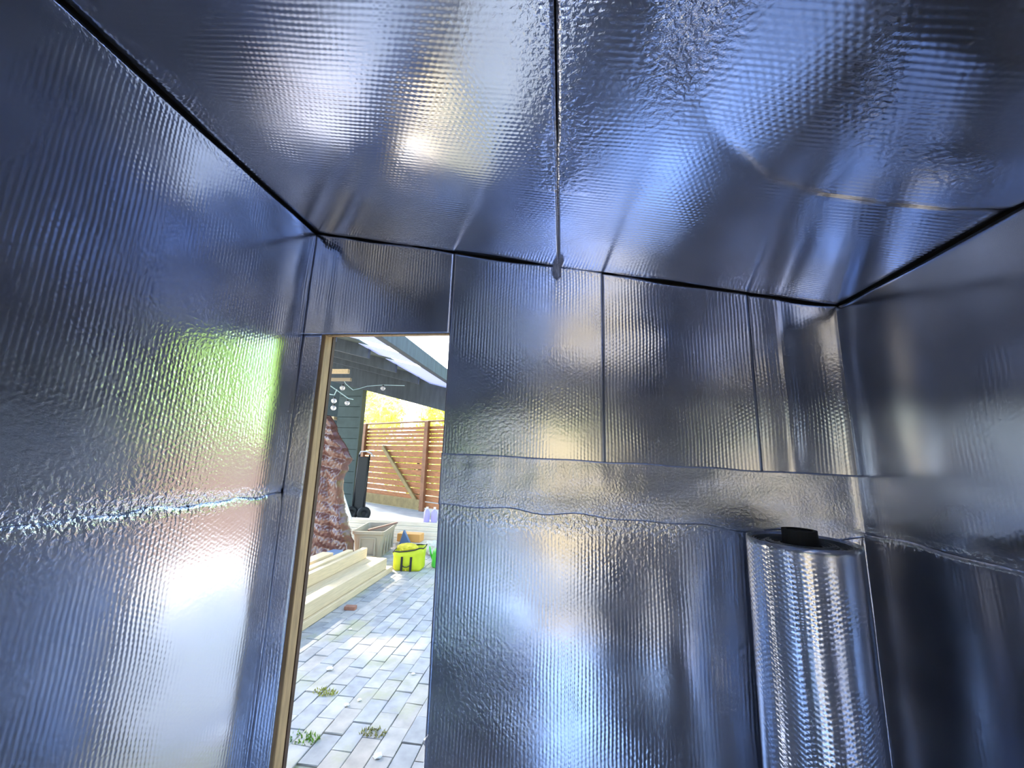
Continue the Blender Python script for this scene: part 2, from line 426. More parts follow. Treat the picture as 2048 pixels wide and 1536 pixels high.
# ---- right wall foil
RN = (-1, 0, 0)
def right_disp(u, v):
    d = .006 + .002 * fnoise(u, v, .7, 61) + .0003 * fnoise(u, v, 2.5, 63)
    d += .012 * g(u, v, 1.4, 1.7, .3, .3) + .01 * np.exp(-((u - YF) / .05) ** 2)
    return d
rt = ragged(lambda y: 2.270, .004, 1.3, 65)
cr_r = lambda u, v: .05 + 1.0 * np.exp(-((v - 1.28) / .02) ** 2)
sheet('foil_sheet', wall_right, (XR, 0, 0), (0, 1, 0), (0, 0, 1), RN, YB, YF, lambda u: 1.27, rt, .02, right_disp, M_foil, bub=lambda u, v: .25 + 0 * u, cr=cr_r)
sheet('foil_sheet', wall_right, (XR - .006, 0, 0), (0, 1, 0), (0, 0, 1), RN, YB, YF, lambda u: 0.0, ragged(lambda y: 1.285, .004, 2, 66), .02, right_disp, M_foil, bub=lambda u, v: .25 + 0 * u, cr=cr_r)

FLOOR_FOIL = 1
if FLOOR_FOIL:
    sheet('foil_sheet', floor, (0, 0, 0), (1, 0, 0), (0, 1, 0), (0, 0, 1), XL, XR, lambda u: YB, lambda u: YF + .01, .03,
          lambda u, v: .006 + .0025 * fnoise(u, v, .9, 75), M_foil, swap=True, cr=lambda u, v: .25 + 0 * u)
# ---- back wall foil
for (a, b_, c, d_) in ((XL, WX0, 0, None), (WX1, XR, 0, None), (WX0, WX1, WZ1, None)):
    sheet('foil_sheet', wall_back, (0, YB, 0), (1, 0, 0), (0, 0, 1), (0, 1, 0), a, b_, (lambda c: lambda u: c)(c), lambda u: zceil(u) - .02, .03,
          lambda u, v: .006 + .004 * fnoise(u, v, 1, 71), M_foil)

# ---- ceiling foil (u = x, v = y), normal down
sl = (2.785 - 2.285) / (XR - XL)
CU = (1, 0, -sl); CN = tuple(np.array((-sl, 0, -1)) / math.hypot(sl, 1))
def ceil_disp(u, v):
    d = .004 + .0018 * fnoise(u, v, .7, 81) + .0004 * fnoise(u, v, 2.4, 83)
    # second sheet sagging in front of a curved fold on the right
    fold = np.interp(u, [.05, .17, .29, .33, .40, .61, .79, .93, 1.12, 1.28], [.3, .68, .78, .87, .97, 1.13, 1.18, 1.19, 1.19, 1.16])
    t = fold - v
    d += .007 / (1 + np.exp(-t / .003)) / (1 + np.exp(-(u - .5) / .04)) + .09 * np.clip(t, 0, .45) ** 1.15 * (u > .05) + .004 * g(u, v, .95, 1.03, .16, .07, -.3)
    # pinched in at the centre seam
    d -= .016 * np.exp(-((u + .022) / .03) ** 2) * np.exp(-((v - 1.13) / .07) ** 2)
    return np.maximum(d, .001)
cr_c = lambda u, v: .06 + .9 * np.exp(-((u + .02) / .10) ** 2) * (v < 1.3) + 2.2 * g(u, v, .27, .70, .08, .20) + 1.4 * g(u, v, .98, 1.02, .16, .05, .3) + 1.2 * g(u, v, .68, .80, .03, .14, -.5) \
    + .12 * g(u, v, -.25, 1.0, .04, .4) + .12 * g(u, v, -.62, 1.05, .04, .4)
c0 = (0, 0, zceil(0))
sheet('foil_sheet', ceiling, c0, CU, (0, 1, 0), CN, XL + .006, -.024, lambda u: YB, ragged(lambda u: YF - .006, .004, 2, 85), .012, ceil_disp, M_foilc, swap=True, cr=cr_c)
sheet('foil_sheet', ceiling, c0, CU, (0, 1, 0), CN, -.022, XR - .004, lambda u: YB, ragged(lambda u: YF - .006, .004, 2, 86), .012, ceil_disp, M_foilc, swap=True, cr=cr_c,
      warp=lambda u, v: np.exp(-((u + .02) / .05) ** 2) * (.006 / (1 + np.exp((v - 1.08) / .02)) - .003))

# ------------------------------------------------------------------ foil roll
def foil_roll():
    cx, cy, rr, H = .862, 1.635, .172, 1.284
    t = empty('foil_roll', (cx, cy, 0), 'tall standing roll of silver bubble foil in the right corner', 'roll')
    def cyl(name, r0, z0, z1, m, seg=96, rings=60, a0=0, spiral=0, wob=0):
        me = bpy.data.meshes.new(name); P = []; F = []; UVc = []
        n = seg + 1
        for j in range(rings + 1):
            z = z0 + (z1 - z0) * j / rings
            for i in range(n):
                a = a0 + 2 * PI * i / seg
                r = r0 + spiral * i / seg + wob * math.sin(3 * a + 2.1 * z)
                P.append((r * math.cos(a), r * math.sin(a), z)); UVc.append((r0 * a, z))
        for j in range(rings):
            for i in range(seg):
                F.append((j * n + i, j * n + i + 1, (j + 1) * n + i + 1, (j + 1) * n + i))
        me.from_pydata(P, [], F)
        uvl = me.uv_layers.new(name='metres')
        for l in me.loops: uvl.data[l.index].uv = UVc[l.vertex_index]
        for an, val in (('bubble', 1.0), ('crinkle', .15)):
            at = me.attributes.new(an, 'FLOAT', 'POINT'); at.data.foreach_set('value', [val] * len(P))
        return link(name, me, m, t, True)
    o = cyl('outer_wrap', rr, 0.0, H, M_roll, a0=math.radians(60), spiral=.004, wob=.0015)
    so = o.modifiers.new('thickness', 'SOLIDIFY'); so.thickness = .005; so.offset = -1
    # wound layers seen from above: a spiral wall of foil
    bm = bmesh.new(); prev = None; turns = 14; seg = 40
    for i in range(turns * seg + 1):
        a = 2 * PI * i / seg; r = .058 + (rr - .018 - .058) * i / (turns * seg)
        r += .0015 * math.sin(a * 2 + 1)
        z1 = H - .012 - .006 * math.sin(i * .021)
        cur = [bm.verts.new((q * math.cos(a), q * math.sin(a), z)) for q, z in ((r, .01), (r, z1), (r + .0055, z1 - .001), (r + .0055, .01))]
        if prev:
            for k in range(3): bm.faces.new((prev[k], cur[k], cur[k + 1], prev[k + 1]))
        prev = cur
    bmobj('wound_layers', bm, simple('foil_edge', (.34, .37, .42), .35, metal=.7), t)
    bm = bmesh.new(); lathe_bm(bm, [(.042, .0), (.055, .0), (.055, H + .036), (.042, H + .036), (.042, .0)], 32)
    co = bmobj('core_tube', bm, simple('dark_cardboard', (.035, .04, .045), .7), t, False); co['label'] = 'dark cardboard core tube'
    bm = bmesh.new(); lathe_bm(bm, [(0, H + .030), (.046, H + .030), (.046, H + .022), (0, H + .022)], 24)
    bmobj('core_plug', bm, simple('dark_plug', (.03, .035, .04), .7), t)
foil_roll()

# crumpled foil knot at the end of the ceiling seam
def crumple(name, loc, s, seed, label, cat, m=M_tape, sc=(1, 1, 1)):
    bm = bmesh.new(); bmesh.ops.create_icosphere(bm, subdivisions=3, radius=1)
    rs = random.Random(seed)
    for v in bm.verts:
        k = 1 + rs.uniform(-.22, .22)
        v.co = Vector((v.co.x * sc[0], v.co.y * sc[1], v.co.z * sc[2])) * s * k
    me = bpy.data.meshes.new(name); bm.to_mesh(me); bm.free()
    for an, val in (('bubble', .3), ('crinkle', .4)):
        at = me.attributes.new(an, 'FLOAT', 'POINT'); at.data.foreach_set('value', [val] * len(me.vertices))
    me.uv_layers.new(name='metres')
    o = link(name, me, m); o.location = loc; setp(o, label, cat); return o
crumple('foil_wad', (-.036, YF - .022, 2.500), .024, 1, 'small crumpled foil wad at the end of the ceiling seam', 'foil', sc=(.9, .7, 1.9))
crumple('foil_wad', (DX1 + .006, YF - .006, .33), .014, 4, 'small crumpled foil bit at the lower right edge of the doorway', 'foil', sc=(.8, .8, 1.2))

# ------------------------------------------------------------------ outside ground
bm = bmesh.new(); add_box(bm, -40, 40, -30, 60, -.20, -.075)
ground = bmobj('ground', bm, M_ground); ground['kind'] = 'structure'
paving = bmobj('paving', (lambda b: (add_box(b, -5.6, 4.5, YF + .13, 7.35, -.075, -.012), b)[1])(bmesh.new()), M_joint); paving['kind'] = 'structure'
slab = bmobj('concrete_slab', (lambda b: (add_box(b, -9.5, 4.5, 7.36, 13.2, -.075, .0, bev=.01), b)[1])(bmesh.new()), M_slab); slab['kind'] = 'structure'
def paver_mesh(w, l, seed):
    rs = random.Random(seed)
    bm = bmesh.new()
    add_box(bm, -w / 2, w / 2, -l / 2, l / 2, -.04, 0, bev=.003)
    for v in bm.verts: v.co += Vector((rs.uniform(-.002, .002), rs.uniform(-.002, .002), rs.uniform(-.0015, .0015)))
    me = bpy.data.meshes.new('paver'); bmesh.ops.recalc_face_normals(bm, faces=bm.faces); bm.to_mesh(me); bm.free(); me.materials.append(M_paver); return me
PM = [paver_mesh(.111, .221, k) for k in range(5)]
cnt = 0; stuff_bm = bmesh.new()
rows = []
ix = -50
px_, py_ = .115, .225
for ix in range(-48, 39):
    x = ix * px_
    for iy in range(0, 25):
        y = 2.15 + iy * py_ + (.5 * py_ if ix % 2 else 0)
        if y > 7.2: continue
        hi = -.30 * y + .12; lo = -.665 * y - .12
        z = random.uniform(-.003, .003)
        if lo < x < hi and y < 5.3 and cnt < 300:
            o = bpy.data.objects.new('paver', random.choice(PM)); COL.objects.link(o); o.parent = paving
            o.location = (x, y, z); o.rotation_euler = (random.uniform(-.012, .012), random.uniform(-.018, .018), random.uniform(-.012, .012)); cnt += 1
        else:
            add_box(stuff_bm, x - .0555, x + .0555, y - .1105, y + .1105, -.04, z)
o = bmobj('distant_pavers', stuff_bm, M_paver, paving); o['kind'] = 'stuff'

# small litter
chips = [(-1.66, 2.98, .03, 'white chip of foam near the middle of the paving'), (-1.32, 2.62, .022, 'white flake on the paving below the foam chip'),
         (-1.27, 2.68, .018, 'tiny white flake beside the larger flake'), (-1.05, 3.03, .02, 'pale flake on the right of the paving'),
         (-.94, 2.25, .03, 'torn white paper scrap at the bottom of the paving'), (-1.86, 3.62, .02, 'white crumb left of the moss'),
         (-1.63, 2.41, .018, 'white crumb at the left of the paving by the door jamb')]
for i, (x, y, s, lb) in enumerate(chips):
    bm = bmesh.new(); bmesh.ops.create_icosphere(bm, subdivisions=1, radius=s)
    for v in bm.verts: v.co = Vector((v.co.x * random.uniform(.6, 1.1), v.co.y * random.uniform(.5, .9), v.co.z * .35 * random.uniform(.7, 1.2)))
    o = bmobj('litter_chip', bm, M_chip); o.location = (x, y, s * .3); setp(o, lb, 'litter')

def moss(x, y, s, lb, seed, m=M_moss):
    rs = random.Random(seed); bm = bmesh.new()
    for k in range(70):
        a = rs.uniform(0, 6.28); r = s * math.sqrt(rs.random()); p = Vector((x + 1.6 * r * math.cos(a), y + .8 * r * math.sin(a), 0.0))
        h = rs.uniform(.008, .022); w = rs.uniform(.004, .009)
        d = Vector((rs.uniform(-1, 1), rs.uniform(-1, 1), 0)) * .01; q = rs.uniform(0, 3.1)
        e = Vector((math.cos(q), math.sin(q), 0)) * w
        f = Vector((-math.sin(q), math.cos(q), 0)) * w * .5
        vs = [bm.verts.new(p + e), bm.verts.new(p - e), bm.verts.new(p + f), bm.verts.new(p + d + Vector((0, 0, h)))]
        bm.faces.new((vs[0], vs[2], vs[3])); bm.faces.new((vs[2], vs[1], vs[3])); bm.faces.new((vs[1], vs[0], vs[3]))
    o = bmobj('moss_clump', bm, m); setp(o, lb, 'moss'); o['kind'] = 'stuff'; return o
moss(-1.42, 2.31, .07, 'bright green moss tuft by the foot of the door jamb', 1)
moss(-1.53, 2.72, .05, 'yellowish moss patch between pavers left of centre', 2, simple('dry_moss', (.36, .36, .07), .95))
moss(-1.05, 2.42, .05, 'dull moss patch between pavers at lower right', 3, simple('dull_moss', (.33, .32, .12), .95))

# ------------------------------------------------------------------ lumber stack
def beam(dims, label, grp='timbers of the lumber stack', m=M_lumber):
    o = box('timber', dims, m, bev=.004); setp(o, label, 'timber', grp); return o
beam((-2.52, -2.385, 3.0, 5.36, .0, .067), 'pale timber on the ground under the middle of the stack')
beam((-2.375, -2.245, 3.0, 5.38, .0, .067), 'lowest timber of the stack along its right edge')
beam((-2.68, -2.53, 3.0, 5.33, .0, .067), 'pale timber on the ground under the left of the stack')
beam((-2.415, -2.275, 3.0, 5.24, .070, .198), 'thick timber on the second layer at the right')
beam((-2.56, -2.418, 3.0, 5.25, .070, .198), 'thick timber on the second layer beside the raised one')
beam((-2.70, -2.563, 3.0, 5.22, .070, .198), 'thick timber on the second layer, hidden under the upper boards')
beam((-2.60, -2.53, 3.0, 5.18, .200, .325), 'upper timber standing on edge on the stack')
beam((-2.68, -2.603, 3.0, 4.95, .200, .345), 'second upper timber on the stack, shorter, left of the edge one')
beam((-2.86, -2.71, 3.0, 4.75, .0, .30), 'block of timber low at the left of the stack')
beam((-2.86, -2.72, 3.0, 4.70, .302, .36), 'leftmost pale board on top of the stack')

# pile of boards across, behind bin and bag
def board(dims, label):
    o = box('board', dims, M_lumber2, bev=.004); setp(o, label, 'board', 'boards lying across behind the bin'); return o
board((-4.35, -1.2, 6.98, 7.28, .0, .08), 'bottom board lying across behind the bin')
board((-4.30, -1.25, 7.02, 7.30, .082, .13), 'second board from the bottom of the crosswise pile')
board((-4.32, -1.1, 7.06, 7.32, .132, .20), 'third board of the crosswise pile')
board((-4.30, -1.2, 7.12, 7.34, .202, .27), 'board under the topmost of the crosswise pile')
board((-4.28, -1.15, 7.16, 7.34, .272, .34), 'topmost board of the crosswise pile behind the bin')
o = box('offcut', (-2.75, -1.9, 6.62, 6.88, .0, .10), M_lumber2, bev=.004); setp(o, 'short pale offcut in front of the crosswise boards', 'board')
o = box('sunlit_block', (-2.75, -2.35, 6.66, 6.86, .102, .23), M_orange, bev=.006); setp(o, 'orange block with sun painted into its colour, behind the yellow bag', 'box')  # stands in for an orange sun patch among the boards

o = box('brick', (-.055, .055, -.03, .03, 0, .035), M_brick, bev=.004); o.location = (-2.10, 4.05, 0); o.rotation_euler = (0, 0, .12)
setp(o, 'red brick piece lying beside the lumber stack', 'brick')

# ------------------------------------------------------------------ storage bin
def tote():
    t = empty('storage_bin', (-2.93, 6.22, 0), 'open taupe plastic storage bin behind the lumber stack', 'bin', rz=math.radians(-80))
    L_, W_, H = .40, .235, .40     # half length, half width
    def ring(k, z, r=.05):
        pts = []
        lx, wy = L_ * k, W_ * k
        for cx, cy, a0 in ((lx - r, wy - r, 0), (-lx + r, wy - r, 90), (-lx + r, -wy + r, 180), (lx - r, -wy + r, 270)):
            for j in range(5):
                a = math.radians(a0 + 22.5 * j); pts.append((cx + r * math.cos(a), cy + r * math.sin(a), z))
        return pts
    bm = bmesh.new()
    prof = [(.80, .0), (.82, .02), (.955, H - .05), (.965, H - .05), (1.02, H - .045), (1.03, H), (.985, H), (.93, H - .05), (.80, .03)]
    rr = [[bm.verts.new(p) for p in ring(k, z)] for k, z in prof]
    for a, b in zip(rr, rr[1:]):
        n = len(a)
        for i in range(n): bm.faces.new((a[i], a[(i + 1) % n], b[(i + 1) % n], b[i]))
    bm.faces.new(rr[0]); bm.faces.new(rr[-1])
    bmobj('bin_body', bm, M_bin, t, False)
    # raised frame panels on the end facing the camera (+x local) and on the sides
    bm = bmesh.new()
    for s in (-1, 1):
        add_box(bm, L_ * .90, L_ * .965, s * .11 - .008, s * .11 + .008, .05, .30)
    add_box(bm, L_ * .90, L_ * .965, -.11, .11, .29, .305); add_box(bm, L_ * .88, L_ * .93, -.11, .11, .045, .06)
    bmobj('raised_ribs', bm, M_bin, t)
    for yy in (-.25, -.09, .09, .25):
        bm = bmesh.new(); add_box(bm, yy - .015, yy + .015, W_ * .88, W_ * .975, .04, .30, bev=.004)
        bmobj('side_rib', bm, M_bin, t)
    # stick and tool lying inside
    m = Matrix.Translation((-.05, 0.02, .36)) @ Matrix.Rotation(.55, 4, 'Z') @ Matrix.Rotation(-.12, 4, 'Y')
    o = box('wood_scrap', (-.27, .27, -.02, .02, -.012, .012), simple('brown_scrap', (.22, .13, .10), .8), None, .003)
    o.matrix_world = Matrix.Translation((-2.86, 6.33, .392)) @ Matrix.Rotation(math.radians(60), 4, 'Z') @ Matrix.Rotation(-.10, 4, 'Y')
    setp(o, 'brown wooden scrap sticking out of the storage bin', 'wood scrap')
    bm = bmesh.new(); bmesh.ops.create_icosphere(bm, subdivisions=3, radius=.2)
    for v in bm.verts: v.co = Vector((v.co.x * 1.5, v.co.y * .85, v.co.z * .7)) * random.uniform(.92, 1.08)
    o = bmobj('rubble', bm, simple('grey_contents', (.16, .17, .15), .9, noise=.4, nscale=12), None); o.location = (-2.93, 6.22, .165)
    o.rotation_euler = (0, 0, math.radians(-80)); o.scale = (.9, .9, .9)
    setp(o, 'dark grey stuff filling the storage bin', 'contents')
tote()

# ------------------------------------------------------------------ yellow tool bag
def bag():
    t = empty('tool_bag', (-2.09, 5.56, 0), 'open yellow green tool bag with black straps on the paving', 'bag', rz=.10)
    w, d, H = .205, .15, .265
    bm = bmesh.new(); rr = []
    rs = random.Random(3)
    for k, z in ((.90, .0), (.97, .03), (1.0, .12), (.99, .2), (1.05, H), (1.02, H), (.94, .18), (.86, .04)):
        ring = []
        for i in range(32):
            a = 2 * PI * i / 32; c, s = math.cos(a), math.sin(a)
            x = w * k * math.copysign(abs(c) ** .45, c); y = d * k * math.copysign(abs(s) ** .45, s)
            zz = z + (.03 * (x / w) * (z / H)) + (.008 * math.sin(5 * a) * (z / H))
            ring.append(bm.verts.new((x + .004 * math.sin(7 * a + z * 20), y + .006 * math.sin(4 * a + z * 30), zz)))
        rr.append(ring)
    for a, b in zip(rr, rr[1:]):
        for i in range(32): bm.faces.new((a[i], a[(i + 1) % 32], b[(i + 1) % 32], b[i]))
    bm.faces.new(rr[0]); bm.faces.new(rr[-1])
    bmobj('bag_body', bm, M_bag, t, True)
    bm = bmesh.new()
    pts = []
    for i in range(33):
        a = 2 * PI * i / 32; c, s = math.cos(a), math.sin(a)
        x = w * 1.05 * math.copysign(abs(c) ** .45, c); y = d * 1.05 * math.copysign(abs(s) ** .45, s)
        pts.append((x, y, H + .03 * x / w + .008 * math.sin(5 * a)))
    tube_bm(bm, pts, .008, 6)
    o = bmobj('rim_binding', bm, M_strap, t, True); o['label'] = 'black rim binding'
    for sx in (-.062, .062):
        bm = bmesh.new(); add_box(bm, sx - .014, sx + .014, -d - .012, -d - .002, .005, .185, bev=.002)
        o = bmobj('strap', bm, M_strap, t); o['label'] = 'black webbing strap'
    bm = bmesh.new(); tube_bm(bm, [(-.062, -d - .012, .10), (-.05, -d - .02, .078), (-.02, -d - .028, .062), (.02, -d - .028, .062), (.05, -d - .02, .078), (.062, -d - .012, .10)], .006, 6)
    o = bmobj('carry_handle', bm, M_strap, t, True); o['label'] = 'black drooping handle'
    bm = bmesh.new(); bmesh.ops.create_icosphere(bm, subdivisions=2, radius=.012)
    bmobj('zip_toggle', bm, simple('amber_toggle', (.7, .45, .03), .4), t).location = (0, -d - .01, .02)
    bm = bmesh.new(); bmesh.ops.create_icosphere(bm, subdivisions=3, radius=.1)
    for v in bm.verts: v.co = Vector((v.co.x * 1.5, v.co.y * 1.0, v.co.z * .55)) * random.uniform(.9, 1.12)
    o = bmobj('crumpled_cloth', bm, M_bagin, None); o.location = (-2.13, 5.58, .265); setp(o, 'crumpled yellow cloth filling the tool bag', 'cloth')
bag()

# ------------------------------------------------------------------ other stuff near the boards
def bottle(loc, r, h, body, cap, label):
    t = empty('bottle', loc, label, 'bottle')
    bm = bmesh.new(); lathe_bm(bm, [(0, 0), (r * .9, 0), (r, .01), (r, h * .7), (r * .45, h * .85), (r * .35, h * .9), (0, h * .9)], 16)
    bmobj('bottle_body', bm, body, t, True)
    bm = bmesh.new(); lathe_bm(bm, [(0, h * .88), (r * .42, h * .88), (r * .42, h), (0, h)], 12)
    bmobj('bottle_cap', bm, cap, t)
bottle((-2.46, 7.26, .341), .055, .26, M_jug, M_jugw, 'lavender bottle with white cap on the crosswise boards, left one')
bottle((-2.32, 7.27, .341), .055, .26, M_jug, M_jugw, 'lavender bottle with white cap on the crosswise boards, right one')
o = box('blue_tray', (-3.12, -2.95, 5.12, 5.36, .0, .24), simple('slate_blue_plastic', (.20, .27, .42), .5), bev=.02)
setp(o, 'slate blue box between the tarp and the lumber stack', 'box')
def wedge():
    bm = bmesh.new()
    P = [(-.09, -.03, 0), (.07, -.03, 0), (-.04, -.03, .20), (-.09, .03, 0), (.07, .03, 0), (-.04, .03, .20)]
    v = [bm.verts.new(p) for p in P]
    for f in ((0, 1, 2), (3, 5, 4), (0, 3, 4, 1), (1, 4, 5, 2), (2, 5, 3, 0)): bm.faces.new([v[i] for i in f])
    o = bmobj('blue_bag', bm, M_blue); o.location = (-2.52, 6.50, 0.1); o.scale = (1.2, 1, 1.1)
    setp(o, 'dark blue pointed cloth between bin and orange sunlit block', 'cloth')
wedge()
def green_can():
    t = empty('watering_can', (-1.72, 5.75, 0), 'bright green watering can cut off by the door edge', 'watering can')
    bm = bmesh.new(); lathe_bm(bm, [(0, 0), (.10, 0), (.11, .02), (.10, .2), (.07, .24), (.055, .24), (.055, .22), (0, .22)], 24)
    bmobj('can_body', bm, M_green, t, True)
    bm = bmesh.new(); tube_bm(bm, [(.06, 0, .22), (.10, 0, .3), (.16, 0, .27), (.17, 0, .15), (.10, 0, .06)], .01, 8)
    bmobj('can_handle', bm, M_green, t, True)
    bm = bmesh.new(); tube_bm(bm, [(-.08, 0, .06), (-.13, 0, .16), (-.155, 0, .26)], [.02, .014, .011], 8)
    bmobj('spout', bm, M_green, t, True)
green_can()
crumple('plastic_bag', (-2.02, 6.35, .10), .13, 9, 'pale crumpled plastic bag behind the yellow tool bag', 'bag', m=simple('pale_film', (.62, .58, .50), .4), sc=(1, .8, .85))

# ------------------------------------------------------------------ tarp
def tarp():
    nu, nv = 130, 150
    P = []; F = []
    right = [(0.0, -3.06), (.12, -2.98), (.3, -3.02), (.55, -3.10), (.8, -3.22), (1.05, -3.25), (1.15, -3.26), (1.35, -3.22), (1.45, -3.16), (1.55, -3.22), (1.8, -3.42), (2.02, -3.55), (2.12, -3.62)]
    zs = np.array([p[0] for p in right]); xs = np.array([p[1] for p in right])
    u = np.linspace(0, 1, nu)[:, None] * np.ones((1, nv)); z = np.linspace(.0, 2.1, nv)[None, :] * np.ones((nu, 1))
    xr = np.interp(z, zs, xs); x = -4.05 + (xr + 4.05) * u
    d = .05 * np.abs(fnoise(x, z, .7, 91, 3)) + .05 * np.abs(fnoise(x, z, 1.7, 93, 2)) + .03 * np.abs(fnoise(x, z, 3.4, 95, 2)) + .012 * np.abs(fnoise(x, z, 8, 97, 3))
    y = 5.64 - d + .12 * np.clip((u - .93) / .07, 0, 1) ** 2 + .02 * z
    me = bpy.data.meshes.new('tarp')
    idx = np.arange(nu * nv).reshape(nu, nv)
    q = np.stack([idx[:-1, :-1], idx[1:, :-1], idx[1:, 1:], idx[:-1, 1:]], -1).reshape(-1, 4)
    me.from_pydata(np.stack([x, y, z], -1).reshape(-1, 3).tolist(), [], q.tolist())
    o = link('tarp', me, M_tarp, None, True); so = o.modifiers.new('t', 'SOLIDIFY'); so.thickness = .004
    setp(o, 'shiny brown tarp hanging in folds left of the bin', 'tarp')
tarp()
bm = bmesh.new()
Mx = Matrix.Translation((-3.76, 6.93, .36)) @ Matrix.Rotation(math.radians(-25.5), 4, 'Y')
add_box(bm, -.035, .035, -.012, .012, .0, 1.5, bev=.002, mat=Mx)
o = bmobj('trim_board', bm, M_white); setp(o, 'narrow white board leaning against the tarp', 'board')

# ------------------------------------------------------------------ dark siding wall and recess
sw = empty('siding_wall', (-5.3, 9.35, 0), 'dark green lap sided wall end left of the slatted fence', 'wall')
def child_box(name, dims, m, t, bev=0.0):
    d = (dims[0] - t.location.x, dims[1] - t.location.x, dims[2] - t.location.y, dims[3] - t.location.y, dims[4], dims[5])
    return box(name, d, m, t, bev)
child_box('wall_core', (-5.72, -5.12, 9.42, 9.55, 0, 3.3), M_siding, sw)
for k in range(12):
    child_box('siding_board', (-5.72, -5.12, 9.385 - .0, 9.42, k * .27, k * .27 + .262), M_siding, sw, .004)
child_box('corner_board', (-5.125, -5.08, 9.37, 9.56, 0, 3.3), M_siding, sw)
o = box('dark_wall', (-11, -5.75, 10.4, 10.5, 0, 4.2), simple('recess_shade_boards', (.03, .045, .045), .8, noise=.2)); setp(o, 'wall behind the siding and tarp, coloured dark for recess shade', 'wall')  # dark colour carries the shade of the open recess
o = box('shelf_plank', (-6.9, -5.76, 9.3, 9.6, 2.36, 2.43), M_lumber, bev=.004); setp(o, 'pale plank fixed across the dark recess', 'plank')

# ------------------------------------------------------------------ hand truck
def hand_truck():
    t = empty('hand_truck', (-4.75, 9.05, 0), 'black hand truck leaning by the siding wall', 'hand truck')
    for s, nm in ((-.13, 0), (.17, 1)):
        bm = bmesh.new()
        prof = [(.05, -.04), (.13, -.045), (.155, -.02), (.155, .02), (.13, .045), (.05, .04), (.05, -.04)]
        lathe_bm(bm, prof, 24)
        o = bmobj('wheel', bm, M_black, t, True); o.rotation_euler = (PI / 2, 0, .5); o.location = (s, -.05 + nm * .03, .155)
        bm = bmesh.new(); lathe_bm(bm, [(0, -.03), (.05, -.03), (.05, .03), (0, .03)], 16)
        bmobj('hub', bm, M_blackmetal, o)
    bm = bmesh.new()
    add_box(bm, -.12, .14, .0, .10, .10, 1.45, bev=.02)
    bmobj('back_panel', bm, M_black, t)
    for s in (-.12, .14):
        bm = bmesh.new(); tube_bm(bm, [(s, -.02, .12), (s, .02, .8), (s, .06, 1.5)], .022, 8)
        bmobj('rail', bm, M_blackmetal, t, True)
    bm = bmesh.new(); tube_bm(bm, [(-.12, .06, 1.5), (-.08, .03, 1.57), (.08, .0, 1.58), (.22, -.04, 1.54), (.30, -.05, 1.46)], .016, 8)
    o = bmobj('grip', bm, simple('pale_grip', (.5, .5, .55), .5), t, True); o['label'] = 'pale curved handle'
    bm = bmesh.new(); add_box(bm, -.15, .17, -.28, -.02, .02, .035)
    bmobj('toe_plate', bm, M_blackmetal, t)
hand_truck()

# ------------------------------------------------------------------ fence with gate brace
def fence():
    A = Vector((-6.60, 12.56, 0)); B = Vector((-2.35, 10.10, 0))
    d = (B - A); Ln = d.length; ang = math.atan2(d.y, d.x)
    t = empty('slat_fence', A, 'red brown horizontal slat gate with diagonal brace', 'fence', rz=ang)
    z = .10; k = 0
    zs = []
    while z < 2.36:
        hgt = .145 if z < 1.75 else .085
        zs.append((z, hgt)); z += hgt + (.026 if z < 1.75 else .028)
    rs = random.Random(5)
    for z, hh in zs:
        box('slat', (0, Ln, -.01, .012, z + rs.uniform(-.003, .003), z + hh), M_fence, t, .002)
    box('top_cap', (-.05, Ln + .05, -.05, .05, 2.47, 2.51), M_fencepost, t, .004)
    for xx, w in ((.10, .12), (3.22, .10), (4.95, .12)):
        box('post', (xx - w, xx + w * .6, -.10, -.012, 0, 2.50), M_fencepost, t, .006)
    o = box('bottom_rail', (.16, 3.2, -.075, -.014, .02, .30), M_brace, t, .004); o['label'] = 'greenish bottom rail'
    bm = bmesh.new()
    a = Vector((1.15, -.05, 1.75)); b = Vector((3.10, -.05, .12)); dd = b - a
    add_box(bm, 0, dd.length, -.03, .03, -.055, .055, bev=.004, mat=Matrix.Translation(a) @ Matrix.Rotation(math.atan2(-dd.z, dd.x), 4, 'Y'))
    o = bmobj('diagonal_brace', bm, M_brace, t); o['label'] = 'olive diagonal brace'
fence()

# ------------------------------------------------------------------ patio roof
def zroof(x): return 2.72 + .24 * (-x - 1.8)
pr = empty('patio_roof', (-3.2, 5.5, 0), 'dark beamed patio roof over the paving, sloping down to the right', 'roof')
def sloped(name, x0, x1, y0, y1, h, m, dz=0.0, bev=0):
    bm = bmesh.new(); vs = add_box(bm, x0, x1, y0, y1, 0, h, bev)
    for v in bm.verts: v.co.z += zroof(v.co.x) + dz; v.co.x += 3.2; v.co.y -= 5.5
    return bmobj(name, bm, m, pr)
sloped('edge_beam', -1.93, -1.80, 2.25, 7.8, .19, M_beam, -.03, .004)
sloped('header_beam', -5.9, -1.72, 7.45, 7.60, .64, M_beam, -.44, .004)
for y in (2.6, 3.3, 4.05, 4.86, 5.75, 6.75):
    sloped('joist', -6.2, -2.62, y, y + .07, .17, M_beam, -.11, .003)
for k in range(26):  # boards past the header are unseen, added to keep sun off the slab
    y = 2.25 + k * .34
    if 6.9 < y < 7.4:  # gap and left deck edge shaped to let sun patches through
        sloped('roof_board', -5.25, -2.64, y, y + .334, .02, M_deckdark, .06); sloped('roof_board', -6.42, -5.80, y, y + .334, .02, M_deckdark, .06)
    else: sloped('roof_board', -6.42, -2.64, y, y + .334, .02, M_deckdark, .06)
k = 0
for y0, y1 in ((2.25, 4.3), (4.62, 5.2), (5.42, 7.44)):
    sloped('roof_panel', -2.635, -1.86, y0, y1, .006, M_panel, .02)
